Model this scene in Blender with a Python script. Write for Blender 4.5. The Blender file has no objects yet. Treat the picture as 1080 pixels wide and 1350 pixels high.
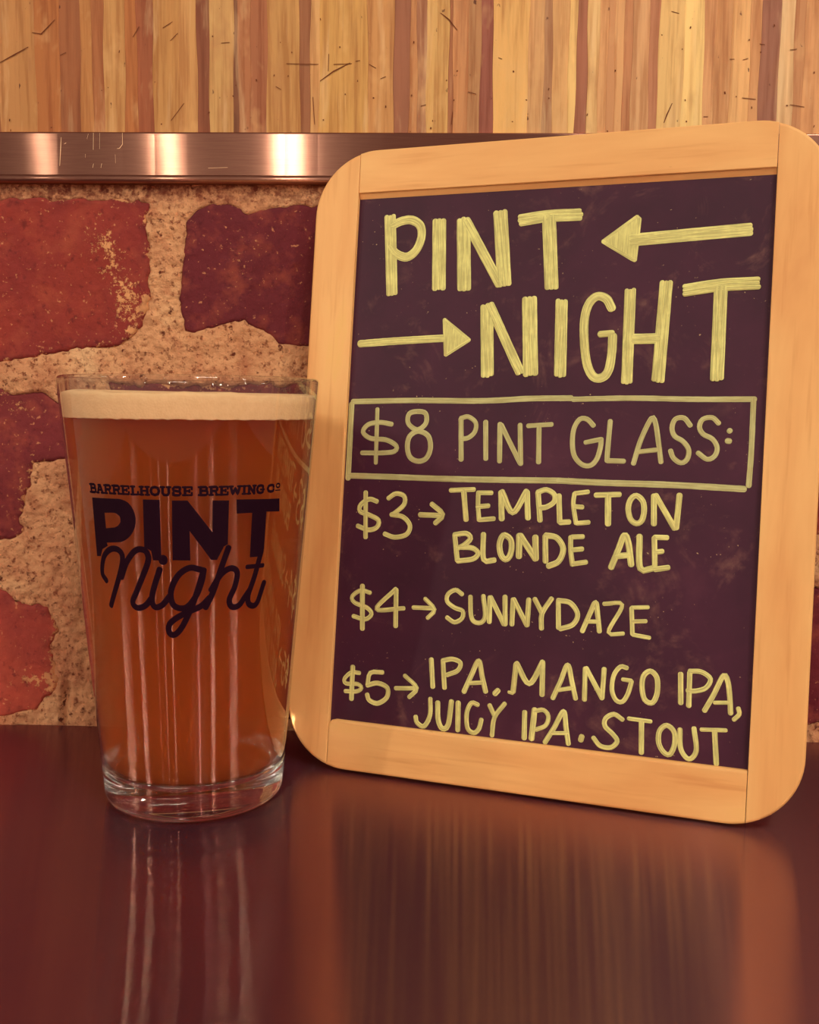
import bpy, bmesh, math, random
import numpy as np
from mathutils import Vector, Matrix
random.seed(7); rng = np.random.default_rng(11)
SC = bpy.context.scene; COL = SC.collection
MM = 0.001

# ---------------------------------------------------------------- camera
def _camera():
    pitch, roll, yaw = math.radians(6.048), math.radians(0.653), math.radians(1.952)
    f = Vector((-math.sin(yaw)*math.cos(pitch), math.cos(yaw)*math.cos(pitch), -math.sin(pitch)))
    r = Vector((math.cos(yaw), math.sin(yaw), 0)); u = r.cross(f)
    r2 = r*math.cos(roll) + u*math.sin(roll); u2 = r2.cross(f)
    cd = bpy.data.cameras.new('camera'); cam = bpy.data.objects.new('camera', cd); COL.objects.link(cam)
    m = Matrix((r2, u2, -f)).transposed().to_4x4(); m.translation = Vector((0, -0.42651, 0.14076))
    cam.matrix_world = m
    cd.sensor_fit = 'HORIZONTAL'; cd.sensor_width = 36; cd.lens = 36*1344.1/1080; cd.clip_start = 0.01
    SC.camera = cam
_camera()

# ---------------------------------------------------------------- world, lights, exposure
W = bpy.data.worlds.new('dim_bar_room'); SC.world = W; W.use_nodes = True
W.node_tree.nodes['Background'].inputs[0].default_value = (1.0, 0.68, 0.56, 1)
W.node_tree.nodes['Background'].inputs[1].default_value = 0.16

def lamp_area(name, loc, target, sx, sy, power, col):
    l = bpy.data.lights.new(name, 'AREA'); l.shape = 'RECTANGLE'; l.size = sx; l.size_y = sy; l.energy = power; l.color = col
    o = bpy.data.objects.new(name, l); COL.objects.link(o); o.location = loc
    o.rotation_euler = (Vector(target)-Vector(loc)).to_track_quat('-Z', 'Y').to_euler()
    return o
lamp_area('ceiling_light', (0.55, -1.15, 1.65), (0.02, -0.02, 0.16), 0.55, 0.4, 8, (1.0, 0.95, 0.76))
# bulbs behind the photographer, stretched into tall strips so their streaks show: x, y, z, width, height, watts, colour
WARM = (1, .93, .72)
for (x, y, z, w, hh, p, c) in [(-1.05, -2.2, .86, .018, .34, .55, WARM), (-.73, -2.2, .86, .030, .34, 1.15, WARM), (-.40, -2.2, .86, .042, .34, 1.9, WARM),
                               (.62, -2.0, 1.1, .05, .40, 2.8, (1, .78, .74)), (1.25, -1.9, 1.2, .036, .62, 7.0, WARM), (2.0, -1.2, 1.2, .036, .62, 7.0, WARM),
                               (-1.75, -1.7, 1.2, .036, .62, 7.0, WARM), (-2.3, -1.0, 1.2, .036, .62, 7.0, WARM)]:
    lamp_area('stretched_bulb', (x, y, z), (-.03, -.05, z), w, hh, p, c)

SC.view_settings.view_transform = 'Standard'; SC.view_settings.look = 'None'
SC.view_settings.gamma = 1; SC.view_settings.use_curve_mapping = False
SC.view_settings.exposure = 0.55
cy = SC.cycles
cy.max_bounces = 16; cy.transmission_bounces = 12; cy.transparent_max_bounces = 16; cy.glossy_bounces = 6; cy.diffuse_bounces = 4
cy.sample_clamp_indirect = 100.0; cy.blur_glossy = 0.0
cy.use_denoising = True; cy.use_adaptive_sampling = False; cy.volume_bounces = 12

# ---------------------------------------------------------------- helpers
def tag(o, label=None, cat=None, group=None, kind=None):
    if label: o['label'] = label
    if cat: o['category'] = cat
    if group: o['group'] = group
    if kind: o['kind'] = kind
    return o
def obj(name, me, mat=None, parent=None, smooth=False):
    if isinstance(me, bmesh.types.BMesh):
        b = me; me = bpy.data.meshes.new(name); b.to_mesh(me); b.free()
    if mat is not None:
        for m in (mat if isinstance(mat, (list, tuple)) else [mat]): me.materials.append(m)
    if smooth: me.polygons.foreach_set('use_smooth', [True]*len(me.polygons))
    o = bpy.data.objects.new(name, me); COL.objects.link(o)
    if parent is not None: o.parent = parent
    return o
def empty(name, loc=(0, 0, 0)):
    o = bpy.data.objects.new(name, None); COL.objects.link(o); o.location = loc; o.empty_display_size = .02
    return o
def pymesh(name, V, F):
    me = bpy.data.meshes.new(name); me.from_pydata([tuple(v) for v in V], [], F); me.update(); return me
def lin(c):
    return tuple(((v/255)/12.92 if v/255 <= .04045 else ((v/255+.055)/1.055)**2.4) for v in c)
def rgb(*c, k=1.0):
    a = lin(c); return (min(1, a[0]*k), min(1, a[1]*k), min(1, a[2]*k), 1)

class NT:
    """small node-tree builder"""
    def __init__(s, name):
        s.m = bpy.data.materials.new(name); s.m.use_nodes = True; s.t = s.m.node_tree; s.t.nodes.clear()
        s.out = s.n('ShaderNodeOutputMaterial')
    def n(s, ty, **kw):
        x = s.t.nodes.new(ty)
        for k, v in kw.items(): setattr(x, k, v)
        return x
    def set(s, sock, v):
        if isinstance(v, bpy.types.NodeSocket): s.t.links.new(v, sock)
        elif v is not None: sock.default_value = v
    def coord(s, which='Object', scale=None):
        c = s.n('ShaderNodeTexCoord').outputs[which]
        if scale is None: return c
        mp = s.n('ShaderNodeMapping'); s.set(mp.inputs[0], c); mp.inputs['Scale'].default_value = scale; return mp.outputs[0]
    def noise(s, vec, scale, detail=4, rough=.55, col=False, dist=0):
        x = s.n('ShaderNodeTexNoise'); s.set(x.inputs['Vector'], vec)
        x.inputs['Scale'].default_value = scale; x.inputs['Detail'].default_value = detail
        x.inputs['Roughness'].default_value = rough; x.inputs['Distortion'].default_value = dist
        return x.outputs['Color' if col else 'Fac']
    def vor(s, vec, scale, feat='F1', out='Distance', rnd=1):
        x = s.n('ShaderNodeTexVoronoi', feature=feat); s.set(x.inputs['Vector'], vec); x.inputs['Scale'].default_value = scale
        x.inputs['Randomness'].default_value = rnd; return x.outputs[out]
    def ramp(s, fac, stops, interp='LINEAR'):
        x = s.n('ShaderNodeValToRGB'); s.set(x.inputs[0], fac); r = x.color_ramp; r.interpolation = interp
        while len(r.elements) < len(stops): r.elements.new(.5)
        for e, (p, c) in zip(r.elements, stops):
            e.position = p; e.color = c if isinstance(c, tuple) else (c, c, c, 1)
        return x.outputs[0]
    def mix(s, fac, a, b, mode='MIX'):
        x = s.n('ShaderNodeMix', data_type='RGBA', blend_type=mode); x.clamp_factor = True
        s.set(x.inputs[0], fac); s.set(x.inputs[6], a); s.set(x.inputs[7], b); return x.outputs[2]
    def math(s, op, a, b=None, c=None, clamp=False):
        x = s.n('ShaderNodeMath', operation=op, use_clamp=clamp); s.set(x.inputs[0], a)
        if b is not None: s.set(x.inputs[1], b)
        if c is not None: s.set(x.inputs[2], c)
        return x.outputs[0]
    def attr(s, name, out='Color'):
        x = s.n('ShaderNodeAttribute'); x.attribute_name = name; return x.outputs[out]
    def bump(s, h, strength=.5, dist=.0005, normal=None):
        x = s.n('ShaderNodeBump'); s.set(x.inputs['Height'], h); x.inputs['Strength'].default_value = strength
        x.inputs['Distance'].default_value = dist
        if normal is not None: s.set(x.inputs['Normal'], normal)
        return x.outputs[0]
    def pbr(s, base, rough=.6, metal=0, normal=None, spec=.5, **kw):
        x = s.n('ShaderNodeBsdfPrincipled'); s.set(x.inputs['Base Color'], base); s.set(x.inputs['Roughness'], rough)
        s.set(x.inputs['Metallic'], metal); x.inputs['Specular IOR Level'].default_value = spec
        if normal is not None: s.set(x.inputs['Normal'], normal)
        for k, v in kw.items(): s.set(x.inputs[k.replace('_', ' ')], v)
        return x.outputs[0]
    def done(s, sh, vol=None):
        s.set(s.out.inputs['Surface'], sh)
        if vol is not None: s.set(s.out.inputs['Volume'], vol)
        return s.m
# ---- traced outlines in mm: chalk strokes in board space, print as (degrees, height), bricks and strips on the wall
CHALK = [
 ('heading', 1, [
  ('l',4.64,[(31.0,212.5),(33.4,184.0)]),
  ('c',3.35,[(32.7,210.2),(36.1,211.5),(40.0,211.6),(43.5,209.2),(44.2,204.8),(42.4,200.0),(38.7,197.4),(34.3,198.8),(32.0,201.2)]),
  ('l',5.43,[(51.1,209.7),(52.3,185.9)]),
  ('l',5.36,[(60.7,209.8),(62.3,185.3)]),
  ('l',3.7,[(62.0,209.6),(75.9,186.1)]),
  ('l',5.42,[(74.9,211.8),(77.7,186.8)]),
  ('l',4.52,[(83.8,209.5),(92.4,210.4),(103.6,210.4)]),
  ('l',5.13,[(93.3,209.2),(95.5,185.1)]),
  ('l',4.95,[(71.6,176.9),(73.1,152.9)]),
  ('l',3.64,[(72.7,177.9),(85.3,153.5)]),
  ('l',5.63,[(87.7,179.1),(89.4,153.5)]),
  ('l',4.46,[(99.6,178.3),(100.4,152.7)]),
  ('c',3.17,[(117.7,176.1),(115.7,179.4),(112.3,180.4),(109.4,177.5),(108.2,171.4),(108.8,162.2),(110.2,155.4),(112.6,151.4),(115.7,151.2),(117.8,153.9),(118.6,159.9),(118.6,165.9)]),
  ('l',2.41,[(113.9,166.7),(118.6,167.1)]),
  ('l',4.02,[(124.0,181.5),(124.4,150.1)]),
  ('l',4.54,[(136.3,183.7),(135.2,151.0)]),
  ('l',3.69,[(126.5,164.9),(133.7,165.0)]),
  ('l',4.43,[(143.7,181.9),(154.9,183.3),(165.6,183.6)]),
  ('l',4.57,[(154.8,181.6),(155.0,151.5)]),
 ]),
 ('arrow', 1, [
  ('f',0.75,[(113.5,200.2),(125.0,208.5),(125.9,207.6),(125.0,193.1),(124.1,193.5)]),
  ('l',4.53,[(124.8,200.3),(134.1,200.8),(162.3,202.2)]),
  ('l',2.84,[(21.5,164.2),(38.4,165.2),(56.1,166.0)]),
  ('f',0.81,[(55.3,172.9),(65.3,165.2),(56.5,159.7)]),
 ]),
 ('border', 0, [
  ('l',2.09,[(19.8,141.6),(44.7,142.3),(71.3,142.4),(89.6,143.4),(104.9,143.7)]),
  ('l',1.9,[(105.7,143.3),(125.9,143.9),(147.5,143.7),(167.6,143.9)]),
  ('l',2.22,[(19.3,140.9),(19.5,111.5)]),
  ('l',2.19,[(19.6,112.8),(39.6,112.9),(64.8,113.0),(102.8,113.8)]),
  ('l',2.2,[(101.9,113.8),(120.1,113.6),(141.9,113.7),(165.6,113.2)]),
  ('l',1.82,[(167.3,143.9),(167.4,126.7),(167.1,114.4)]),
 ]),
 ('box_line', 0, [
  ('c',1.85,[(36.3,133.1),(31.5,133.7),(26.7,132.8),(24.7,129.9),(27.9,127.5),(34.5,127.0),(38.7,124.8),(38.0,122.7),(33.1,122.0),(24.8,121.8)]),
  ('l',1.68,[(30.1,139.0),(30.7,117.9)]),
  ('c',1.9,[(46.4,138.1),(49.8,137.4),(50.1,133.6),(46.8,131.2),(43.1,133.5),(43.2,137.1),(46.4,138.1)]),
  ('c',1.97,[(47.3,130.6),(51.3,128.9),(52.5,124.5),(51.1,120.5),(47.9,119.2),(44.5,120.7),(43.2,124.7),(44.0,128.7),(47.3,130.6)]),
  ('l',1.93,[(63.9,135.8),(64.8,120.1)]),
  ('c',1.76,[(63.9,135.8),(66.7,136.4),(69.7,134.2),(69.5,130.8),(67.2,128.6),(64.8,128.1)]),
  ('l',1.91,[(73.5,134.8),(74.3,120.7)]),
  ('l',1.89,[(79.0,134.1),(79.6,119.9)]),
  ('l',1.88,[(79.4,133.7),(87.4,119.6)]),
  ('l',1.87,[(86.6,133.9),(87.6,119.2)]),
  ('l',1.7,[(89.4,133.4),(98.5,134.1)]),
  ('l',1.86,[(93.7,132.8),(94.2,120.0)]),
  ('c',1.81,[(113.4,134.0),(111.0,136.2),(108.4,136.1),(106.5,132.7),(106.2,127.4),(107.2,122.8),(110.0,119.9),(113.0,119.6),(115.2,121.9),(116.3,126.1),(116.4,129.1)]),
  ('l',1.66,[(116.4,129.1),(110.7,127.8)]),
  ('l',1.79,[(119.3,135.6),(118.9,124.7),(118.9,121.5)]),
  ('l',1.78,[(118.9,121.5),(125.0,121.5)]),
  ('c',1.76,[(128.2,120.8),(130.3,129.1),(133.6,136.8),(135.1,135.1),(136.5,128.1),(137.6,121.6)]),
  ('l',1.61,[(129.4,124.9),(135.9,125.8)]),
  ('c',1.73,[(146.9,134.6),(144.7,137.1),(141.8,136.7),(140.8,133.7),(141.8,130.8),(144.7,129.0),(146.8,126.1),(146.4,122.8),(144.4,121.5),(141.8,123.1),(140.7,125.6)]),
  ('c',1.71,[(156.3,135.5),(154.1,137.4),(151.0,136.8),(150.0,134.2),(151.3,131.7),(154.5,130.0),(156.2,127.1),(155.5,124.2),(153.1,123.0),(150.0,125.1)]),
  ('l',1.98,[(160.0,133.0),(160.1,132.9)]),
  ('l',1.98,[(159.4,129.5),(160.2,129.4)]),
 ]),
 ('three_line', 1, [
  ('c',1.85,[(32.0,103.3),(28.9,104.0),(25.5,101.8),(25.3,99.2),(29.3,97.9),(33.1,96.1),(32.6,93.4),(29.2,92.2),(24.7,93.5)]),
  ('l',1.85,[(27.2,106.8),(28.2,89.1)]),
  ('c',1.82,[(36.7,104.7),(39.6,106.6),(43.0,105.8),(43.2,102.6),(39.6,99.2),(38.3,98.5)]),
  ('c',1.82,[(38.3,98.5),(43.1,97.8),(46.0,94.7),(44.8,91.3),(40.1,90.0),(36.0,91.0)]),
  ('l',1.95,[(49.6,99.0),(58.2,99.1)]),
  ('l',1.95,[(54.3,103.2),(58.8,99.5),(56.1,96.2)]),
  ('l',1.76,[(61.2,108.7),(70.6,109.4)]),
  ('l',2.08,[(66.5,108.7),(68.0,97.8)]),
  ('l',1.74,[(72.4,108.2),(77.4,108.4)]),
  ('l',1.75,[(72.2,108.3),(72.3,103.8),(73.0,98.2)]),
  ('l',1.74,[(71.9,103.0),(76.5,103.6)]),
  ('l',1.74,[(73.0,98.2),(78.8,98.9)]),
  ('l',2.2,[(80.8,108.9),(81.6,98.7)]),
  ('l',2.18,[(81.2,108.9),(85.6,101.5),(90.3,109.4)]),
  ('l',2.17,[(90.5,109.4),(91.4,99.5)]),
  ('l',2.0,[(94.6,109.4),(95.9,98.9)]),
  ('c',1.92,[(94.6,109.3),(97.6,110.3),(100.6,108.7),(100.6,106.0),(98.0,104.1),(96.0,103.7)]),
  ('l',1.98,[(102.3,108.6),(103.1,98.7)]),
  ('l',1.97,[(103.1,98.7),(106.7,99.1)]),
  ('l',1.66,[(107.9,109.4),(112.9,110.2)]),
  ('c',1.66,[(107.9,109.2),(107.7,105.4),(109.0,98.8)]),
  ('l',1.66,[(108.1,104.7),(111.2,104.6)]),
  ('l',1.66,[(109.2,98.7),(113.7,99.3)]),
  ('l',1.94,[(115.4,109.1),(124.1,109.7)]),
  ('l',2.23,[(119.9,108.9),(120.4,98.8)]),
  ('c',1.98,[(129.8,109.5),(132.1,107.6),(132.7,104.3),(132.1,100.9),(130.3,99.7),(128.2,101.1),(127.2,104.8),(127.9,108.1),(129.8,109.5)]),
  ('l',2.04,[(135.8,109.9),(136.3,99.6)]),
  ('l',2.03,[(136.3,110.0),(143.5,98.5)]),
  ('l',2.02,[(144.5,110.5),(143.9,98.6)]),
  ('l',1.92,[(63.9,92.1),(65.5,82.5)]),
  ('c',1.92,[(63.9,92.2),(68.4,92.9),(70.1,91.1),(67.8,88.6),(65.6,87.4)]),
  ('c',1.91,[(66.2,87.7),(71.1,87.6),(73.3,85.8),(71.4,83.6),(65.7,82.5)]),
  ('l',2.05,[(75.0,92.9),(75.6,83.7),(79.6,83.7)]),
  ('c',2.19,[(83.0,93.1),(85.3,91.7),(85.9,88.6),(85.3,85.5),(83.8,84.2),(82.1,85.7),(81.3,89.1),(81.8,91.9),(83.0,93.1)]),
  ('l',2.33,[(88.5,93.5),(88.8,85.3)]),
  ('l',2.32,[(88.8,93.4),(95.1,84.9)]),
  ('l',2.31,[(94.5,93.2),(95.1,84.9)]),
  ('l',2.14,[(98.1,93.7),(98.7,84.2)]),
  ('c',2.13,[(98.4,93.8),(102.4,93.1),(104.9,89.3),(103.5,84.8),(99.9,82.8)]),
  ('l',1.81,[(107.7,93.7),(111.9,94.1)]),
  ('c',1.81,[(107.4,93.6),(107.6,89.1),(108.5,83.9)]),
  ('l',1.81,[(108.2,89.1),(111.9,89.7)]),
  ('l',1.8,[(108.8,84.1),(113.5,85.1)]),
  ('c',2.21,[(122.3,83.8),(124.6,90.5),(126.3,95.3),(127.8,92.9),(129.2,85.2)]),
  ('l',2.06,[(124.0,87.8),(128.3,88.5)]),
  ('l',2.19,[(131.6,95.2),(132.4,84.1),(136.8,84.4)]),
  ('l',1.88,[(136.7,95.2),(141.2,95.3)]),
  ('l',1.89,[(136.7,95.2),(137.4,84.5)]),
  ('l',1.88,[(137.5,90.1),(139.8,90.5)]),
  ('l',1.88,[(137.3,84.0),(142.1,85.0)]),
 ]),
 ('four_line', 1, [
  ('c',1.68,[(31.3,68.2),(27.5,68.8),(24.1,66.3),(25.1,64.0),(30.5,62.3),(32.4,60.1),(29.9,57.9),(25.0,58.7)]),
  ('l',2.01,[(28.0,70.8),(29.0,54.0)]),
  ('l',1.73,[(41.7,70.3),(34.4,62.2),(45.3,63.3)]),
  ('l',1.89,[(41.9,70.3),(42.5,56.1)]),
  ('l',1.62,[(49.0,63.9),(57.0,64.2)]),
  ('l',1.62,[(53.7,67.5),(57.6,63.8),(55.1,60.5)]),
  ('c',1.68,[(68.0,70.3),(65.4,71.7),(62.6,69.9),(62.4,67.2),(65.4,65.1),(68.6,64.1),(68.5,61.4),(65.7,59.7),(62.7,61.2)]),
  ('c',1.74,[(71.3,69.6),(71.8,63.2),(73.1,60.6),(75.8,60.4),(77.3,63.0),(76.2,70.2)]),
  ('l',1.88,[(78.7,70.1),(79.0,60.7)]),
  ('l',1.87,[(78.9,70.1),(84.6,60.4)]),
  ('l',1.87,[(84.4,70.8),(85.0,60.3)]),
  ('l',1.86,[(87.5,70.0),(87.5,60.5)]),
  ('l',1.85,[(87.6,70.0),(93.2,60.7)]),
  ('l',1.85,[(93.3,70.4),(93.2,60.7)]),
  ('l',1.84,[(95.4,70.7),(98.4,65.7)]),
  ('l',1.83,[(101.6,71.1),(98.4,65.5),(98.5,60.2)]),
  ('l',1.82,[(104.1,70.5),(104.7,60.7)]),
  ('c',1.81,[(104.1,70.7),(108.5,70.1),(111.3,66.3),(109.8,62.5),(105.4,60.6)]),
  ('c',1.79,[(113.3,60.5),(115.6,66.7),(117.5,71.0),(118.5,66.2),(119.3,60.9)]),
  ('l',1.49,[(114.6,64.0),(118.9,64.3)]),
  ('l',1.47,[(120.5,70.7),(126.8,70.8),(122.5,60.9),(127.6,60.8)]),
  ('l',1.46,[(130.1,70.1),(135.9,70.7)]),
  ('l',1.61,[(130.1,70.1),(130.9,60.7)]),
  ('l',1.46,[(130.6,65.3),(135.4,65.8)]),
  ('l',1.45,[(130.9,60.7),(136.9,60.1)]),
 ]),
 ('five_line', 1, [
  ('c',1.59,[(28.8,37.2),(25.5,37.1),(22.8,34.5),(23.5,32.7),(28.3,32.9),(30.0,31.6),(28.1,30.1),(23.4,29.7)]),
  ('l',2.01,[(25.9,39.5),(26.1,26.8)]),
  ('l',1.74,[(38.2,38.4),(33.3,37.7),(32.4,33.1)]),
  ('c',1.82,[(32.4,32.9),(36.5,34.1),(40.5,32.7),(40.5,29.1),(37.0,26.5),(33.5,27.3),(32.5,29.3)]),
  ('l',1.63,[(43.7,32.9),(51.6,33.7)]),
  ('l',1.63,[(47.3,38.0),(52.3,33.9),(49.5,30.2)]),
  ('l',1.93,[(57.4,45.3),(58.6,34.8)]),
  ('l',1.84,[(62.0,45.3),(63.2,34.9)]),
  ('c',1.75,[(62.0,45.1),(65.7,46.0),(68.8,44.9),(67.9,42.0),(64.0,40.0)]),
  ('c',1.89,[(70.8,34.5),(73.3,40.8),(75.8,46.3),(77.5,40.4),(79.0,35.4)]),
  ('l',1.57,[(72.6,37.8),(77.4,38.5)]),
  ('l',2.02,[(83.8,36.4),(82.4,34.8)]),
  ('l',2.0,[(89.9,46.6),(89.3,36.2)]),
  ('l',1.99,[(90.1,46.7),(95.1,39.9),(99.6,48.1)]),
  ('l',1.98,[(99.6,48.1),(100.0,36.2)]),
  ('l',1.24,[(87.6,36.1),(89.3,35.8)]),
  ('c',1.8,[(104.0,35.7),(106.4,41.8),(108.7,47.9),(110.5,42.2),(112.1,36.4)]),
  ('l',1.5,[(105.8,38.7),(110.9,40.0)]),
  ('l',1.79,[(115.0,47.5),(115.3,36.1)]),
  ('l',1.78,[(115.3,47.6),(121.6,37.3)]),
  ('l',1.77,[(121.7,48.0),(121.5,37.4)]),
  ('c',1.61,[(129.5,48.9),(127.3,49.1),(125.2,45.9),(124.8,40.7),(126.4,37.3),(128.6,37.0),(130.3,39.8),(131.4,44.3)]),
  ('l',1.46,[(131.4,44.6),(128.2,44.8)]),
  ('c',1.8,[(137.6,48.6),(139.9,46.7),(140.4,42.3),(139.7,39.0),(138.4,37.6),(136.2,38.6),(135.1,42.5),(135.4,46.6),(137.6,48.6)]),
  ('l',1.85,[(147.9,48.8),(148.4,38.5)]),
  ('l',1.77,[(150.9,49.6),(151.1,37.8)]),
  ('c',1.62,[(150.9,49.9),(154.7,50.0),(157.8,47.9),(156.4,44.7),(153.0,43.3),(150.5,43.2)]),
  ('c',1.74,[(156.4,37.0),(159.2,42.9),(162.0,49.5),(163.5,47.6),(164.4,42.3),(164.9,37.0)]),
  ('l',1.39,[(159.4,40.0),(164.2,40.5)]),
  ('c',1.52,[(167.3,38.9),(167.7,37.0),(166.1,35.0)]),
  ('c',1.77,[(57.9,30.4),(58.1,24.3),(56.0,20.0),(53.2,21.0),(52.5,23.1)]),
  ('c',1.99,[(60.9,29.3),(61.4,23.1),(63.2,20.0),(65.4,21.6),(66.2,30.3)]),
  ('l',1.98,[(68.8,30.4),(69.2,19.9)]),
  ('c',1.73,[(76.3,30.2),(73.9,30.6),(72.3,26.7),(72.9,21.3),(75.3,19.8),(77.2,21.4),(78.0,24.9)]),
  ('l',1.71,[(80.7,30.7),(82.9,26.7)]),
  ('l',1.71,[(86.4,31.7),(82.9,26.3),(82.3,19.7)]),
  ('l',1.91,[(94.0,29.7),(94.3,19.9)]),
  ('l',2.13,[(97.6,31.0),(97.0,20.0)]),
  ('c',1.59,[(97.8,30.3),(100.8,31.0),(102.7,29.0),(101.9,25.6),(98.5,23.7)]),
  ('c',1.8,[(102.0,19.6),(105.0,25.1),(108.1,31.3),(109.3,25.6),(110.4,20.1)]),
  ('l',1.35,[(104.3,23.1),(110.0,23.8)]),
  ('l',1.93,[(115.1,23.4),(114.7,21.7)]),
  ('c',1.69,[(128.9,30.8),(125.9,32.3),(123.1,30.5),(123.0,27.8),(125.9,25.3),(127.5,23.0),(125.4,20.6),(121.7,20.7),(119.2,23.2)]),
  ('l',1.45,[(130.9,31.4),(138.8,31.2)]),
  ('l',1.88,[(135.5,30.8),(136.0,19.9)]),
  ('c',1.78,[(144.1,30.5),(146.7,28.5),(147.0,24.2),(145.6,20.7),(143.5,21.2),(141.7,24.2),(141.8,28.3),(144.1,30.5)]),
  ('c',1.7,[(148.6,29.6),(149.2,23.0),(152.0,19.9),(154.3,23.0),(153.2,30.5)]),
  ('l',1.4,[(155.5,30.4),(163.8,31.1)]),
  ('l',1.81,[(160.0,30.4),(161.1,19.2)]),
 ]),
]
GLASS_BLOCKS = [[(-35.5,109.9),(-26.4,110.0),(-20.1,110.1),(-18.0,110.0),(-16.1,109.6),(-14.5,109.0),(-13.2,108.0),(-12.2,106.8),(-11.6,105.5),(-11.3,104.2),(-11.5,102.6),(-12.0,101.2),(-12.9,99.9),(-14.1,98.7),(-15.8,97.6),(-17.6,96.8),(-19.7,96.2),(-22.0,96.0),(-28.3,95.6),(-27.8,94.6),(-31.6,93.3),(-33.2,90.9),(-36.2,90.7)],[(-7.4,110.2),(0.1,110.2),(-0.1,90.8),(-4.1,90.8),(-4.8,93.8),(-6.9,94.6),(-8.0,94.6)],[(5.4,110.0),(12.1,110.0),(22.8,99.8),(22.9,109.9),(30.2,109.8),(30.1,95.6),(28.3,95.0),(25.1,90.7),(22.4,90.8),(12.8,100.3),(13.0,90.8),(4.9,90.9)],[(33.6,110.0),(57.3,109.4),(57.8,105.1),(49.5,105.4),(49.3,93.0),(46.6,90.7),(41.4,90.8),(41.6,105.4),(33.9,105.4)]]
GLASS_HOLE = [(-28.0,105.3),(-23.3,105.5),(-22.1,105.5),(-21.1,105.3),(-20.2,104.9),(-19.5,104.5),(-19.2,103.9),(-19.2,103.3),(-19.3,102.6),(-19.9,102.1),(-20.7,101.5),(-21.7,101.1),(-22.8,100.8),(-24.0,100.7),(-27.9,100.3)]
GLASS_SCRIPT = [('c',1.81,[(-30.9,83.0),(-33.4,85.5),(-31.1,90.8),(-26.1,93.6),(-21.4,93.5),(-19.6,90.9),(-22.3,85.0),(-29.2,74.9)]),('c',1.81,[(-21.0,84.7),(-17.3,90.0),(-12.5,93.7),(-8.5,94.1),(-6.5,92.6),(-7.0,89.4),(-12.8,80.9),(-15.7,76.8),(-13.4,75.0),(-9.1,75.9),(-6.0,78.2)]),('c',1.81,[(-1.2,87.9),(-5.4,79.2),(-4.5,75.7),(-0.8,76.2),(3.2,79.3)]),('l',2.95,[(0.5,91.0),(0.7,91.0)]),('c',1.81,[(17.9,87.7),(12.5,88.4),(7.1,85.8),(3.7,80.6),(4.9,76.2),(10.4,75.4),(15.1,78.9),(17.9,83.7),(19.0,87.6)]),('c',1.81,[(19.0,87.6),(15.6,79.9),(12.3,74.1),(8.4,68.9),(4.9,66.5),(2.4,67.1),(2.5,69.9),(6.6,72.3),(12.3,74.2),(17.9,75.9),(21.6,78.4)]),('c',1.81,[(30.4,94.5),(27.1,87.9),(23.4,80.3),(19.9,75.3)]),('c',1.81,[(22.5,81.0),(27.1,85.9),(31.8,87.7),(35.0,86.2),(34.1,81.7),(31.4,77.3),(32.8,74.9),(36.4,75.1),(39.5,77.7),(42.6,80.5)]),('c',1.81,[(47.8,92.5),(44.5,84.3),(41.3,77.9),(42.4,74.9),(46.5,75.0),(50.4,81.7)]),('l',1.34,[(40.1,87.7),(49.1,87.6)])]
BRICK_OUTLINES = [('B1',[(-255.0,224.0),(-185.4,223.0),(-153.7,223.2),(-133.2,222.3),(-123.1,221.5),(-125.1,211.7),(-123.8,198.2),(-123.7,184.0),(-127.7,171.2),(-137.5,162.4),(-144.2,162.0),(-161.2,162.2),(-168.1,159.6),(-174.2,157.9),(-187.5,156.6),(-255.0,160.0)]),('B2',[(-107.8,214.2),(-103.0,219.1),(-96.7,221.6),(-89.2,221.6),(-82.6,218.0),(-73.8,220.5),(-54.8,221.2),(2.6,221.8),(33.4,220.4),(36.2,170.2),(3.5,165.3),(-34.2,162.7),(-59.8,163.7),(-69.9,164.9),(-76.5,170.4),(-84.1,174.1),(-93.3,172.8),(-104.8,168.9),(-108.9,170.2),(-110.7,181.6),(-110.5,195.5)]),('R2a',[(-215.0,145.0),(-187.9,144.8),(-182.1,143.3),(-178.2,144.0),(-173.6,144.7),(-168.5,143.5),(-166.9,142.2),(-163.1,139.7),(-155.7,139.2),(-153.3,130.6),(-154.9,116.2),(-161.8,115.1),(-173.8,114.0),(-175.3,107.5),(-178.5,98.1),(-180.1,90.6),(-178.0,84.1),(-183.3,82.4),(-189.9,81.3),(-216.0,80.0)]),('R2b',[(-141.0,148.2),(-123.3,148.1),(-91.3,148.1),(-62.6,148.7),(-37.2,147.7),(-33.9,119.4),(-35.0,85.7),(-59.4,82.1),(-91.8,82.5),(-121.1,80.7),(-140.6,85.6),(-142.5,117.9)]),('R2d',[(127.8,158.7),(188.9,159.4),(224.0,91.4),(154.5,87.4),(99.8,87.5),(68.3,85.7),(55.6,88.7),(52.2,151.8)]),('R3a',[(-262.0,60.0),(-210.5,59.8),(-190.6,59.2),(-186.4,55.0),(-178.9,52.1),(-170.3,52.3),(-166.8,46.7),(-165.2,41.4),(-169.1,34.6),(-167.3,27.3),(-166.1,18.6),(-170.3,13.8),(-175.8,6.2),(-185.6,3.6),(-192.3,3.8),(-262.0,4.0)]),('R3b',[(-134.5,57.9),(-91.9,60.3),(-52.9,58.4),(-27.0,60.5),(-22.9,35.2),(-25.0,6.9),(-59.4,4.4),(-108.9,5.0),(-138.8,6.0),(-136.6,33.0)]),('R3d',[(75.4,63.3),(100.6,65.4),(144.7,66.5),(166.6,66.2),(256.6,66.5),(261.0,10.0),(166.7,7.9),(147.6,7.4),(102.9,8.1),(75.5,9.1)])]
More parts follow.
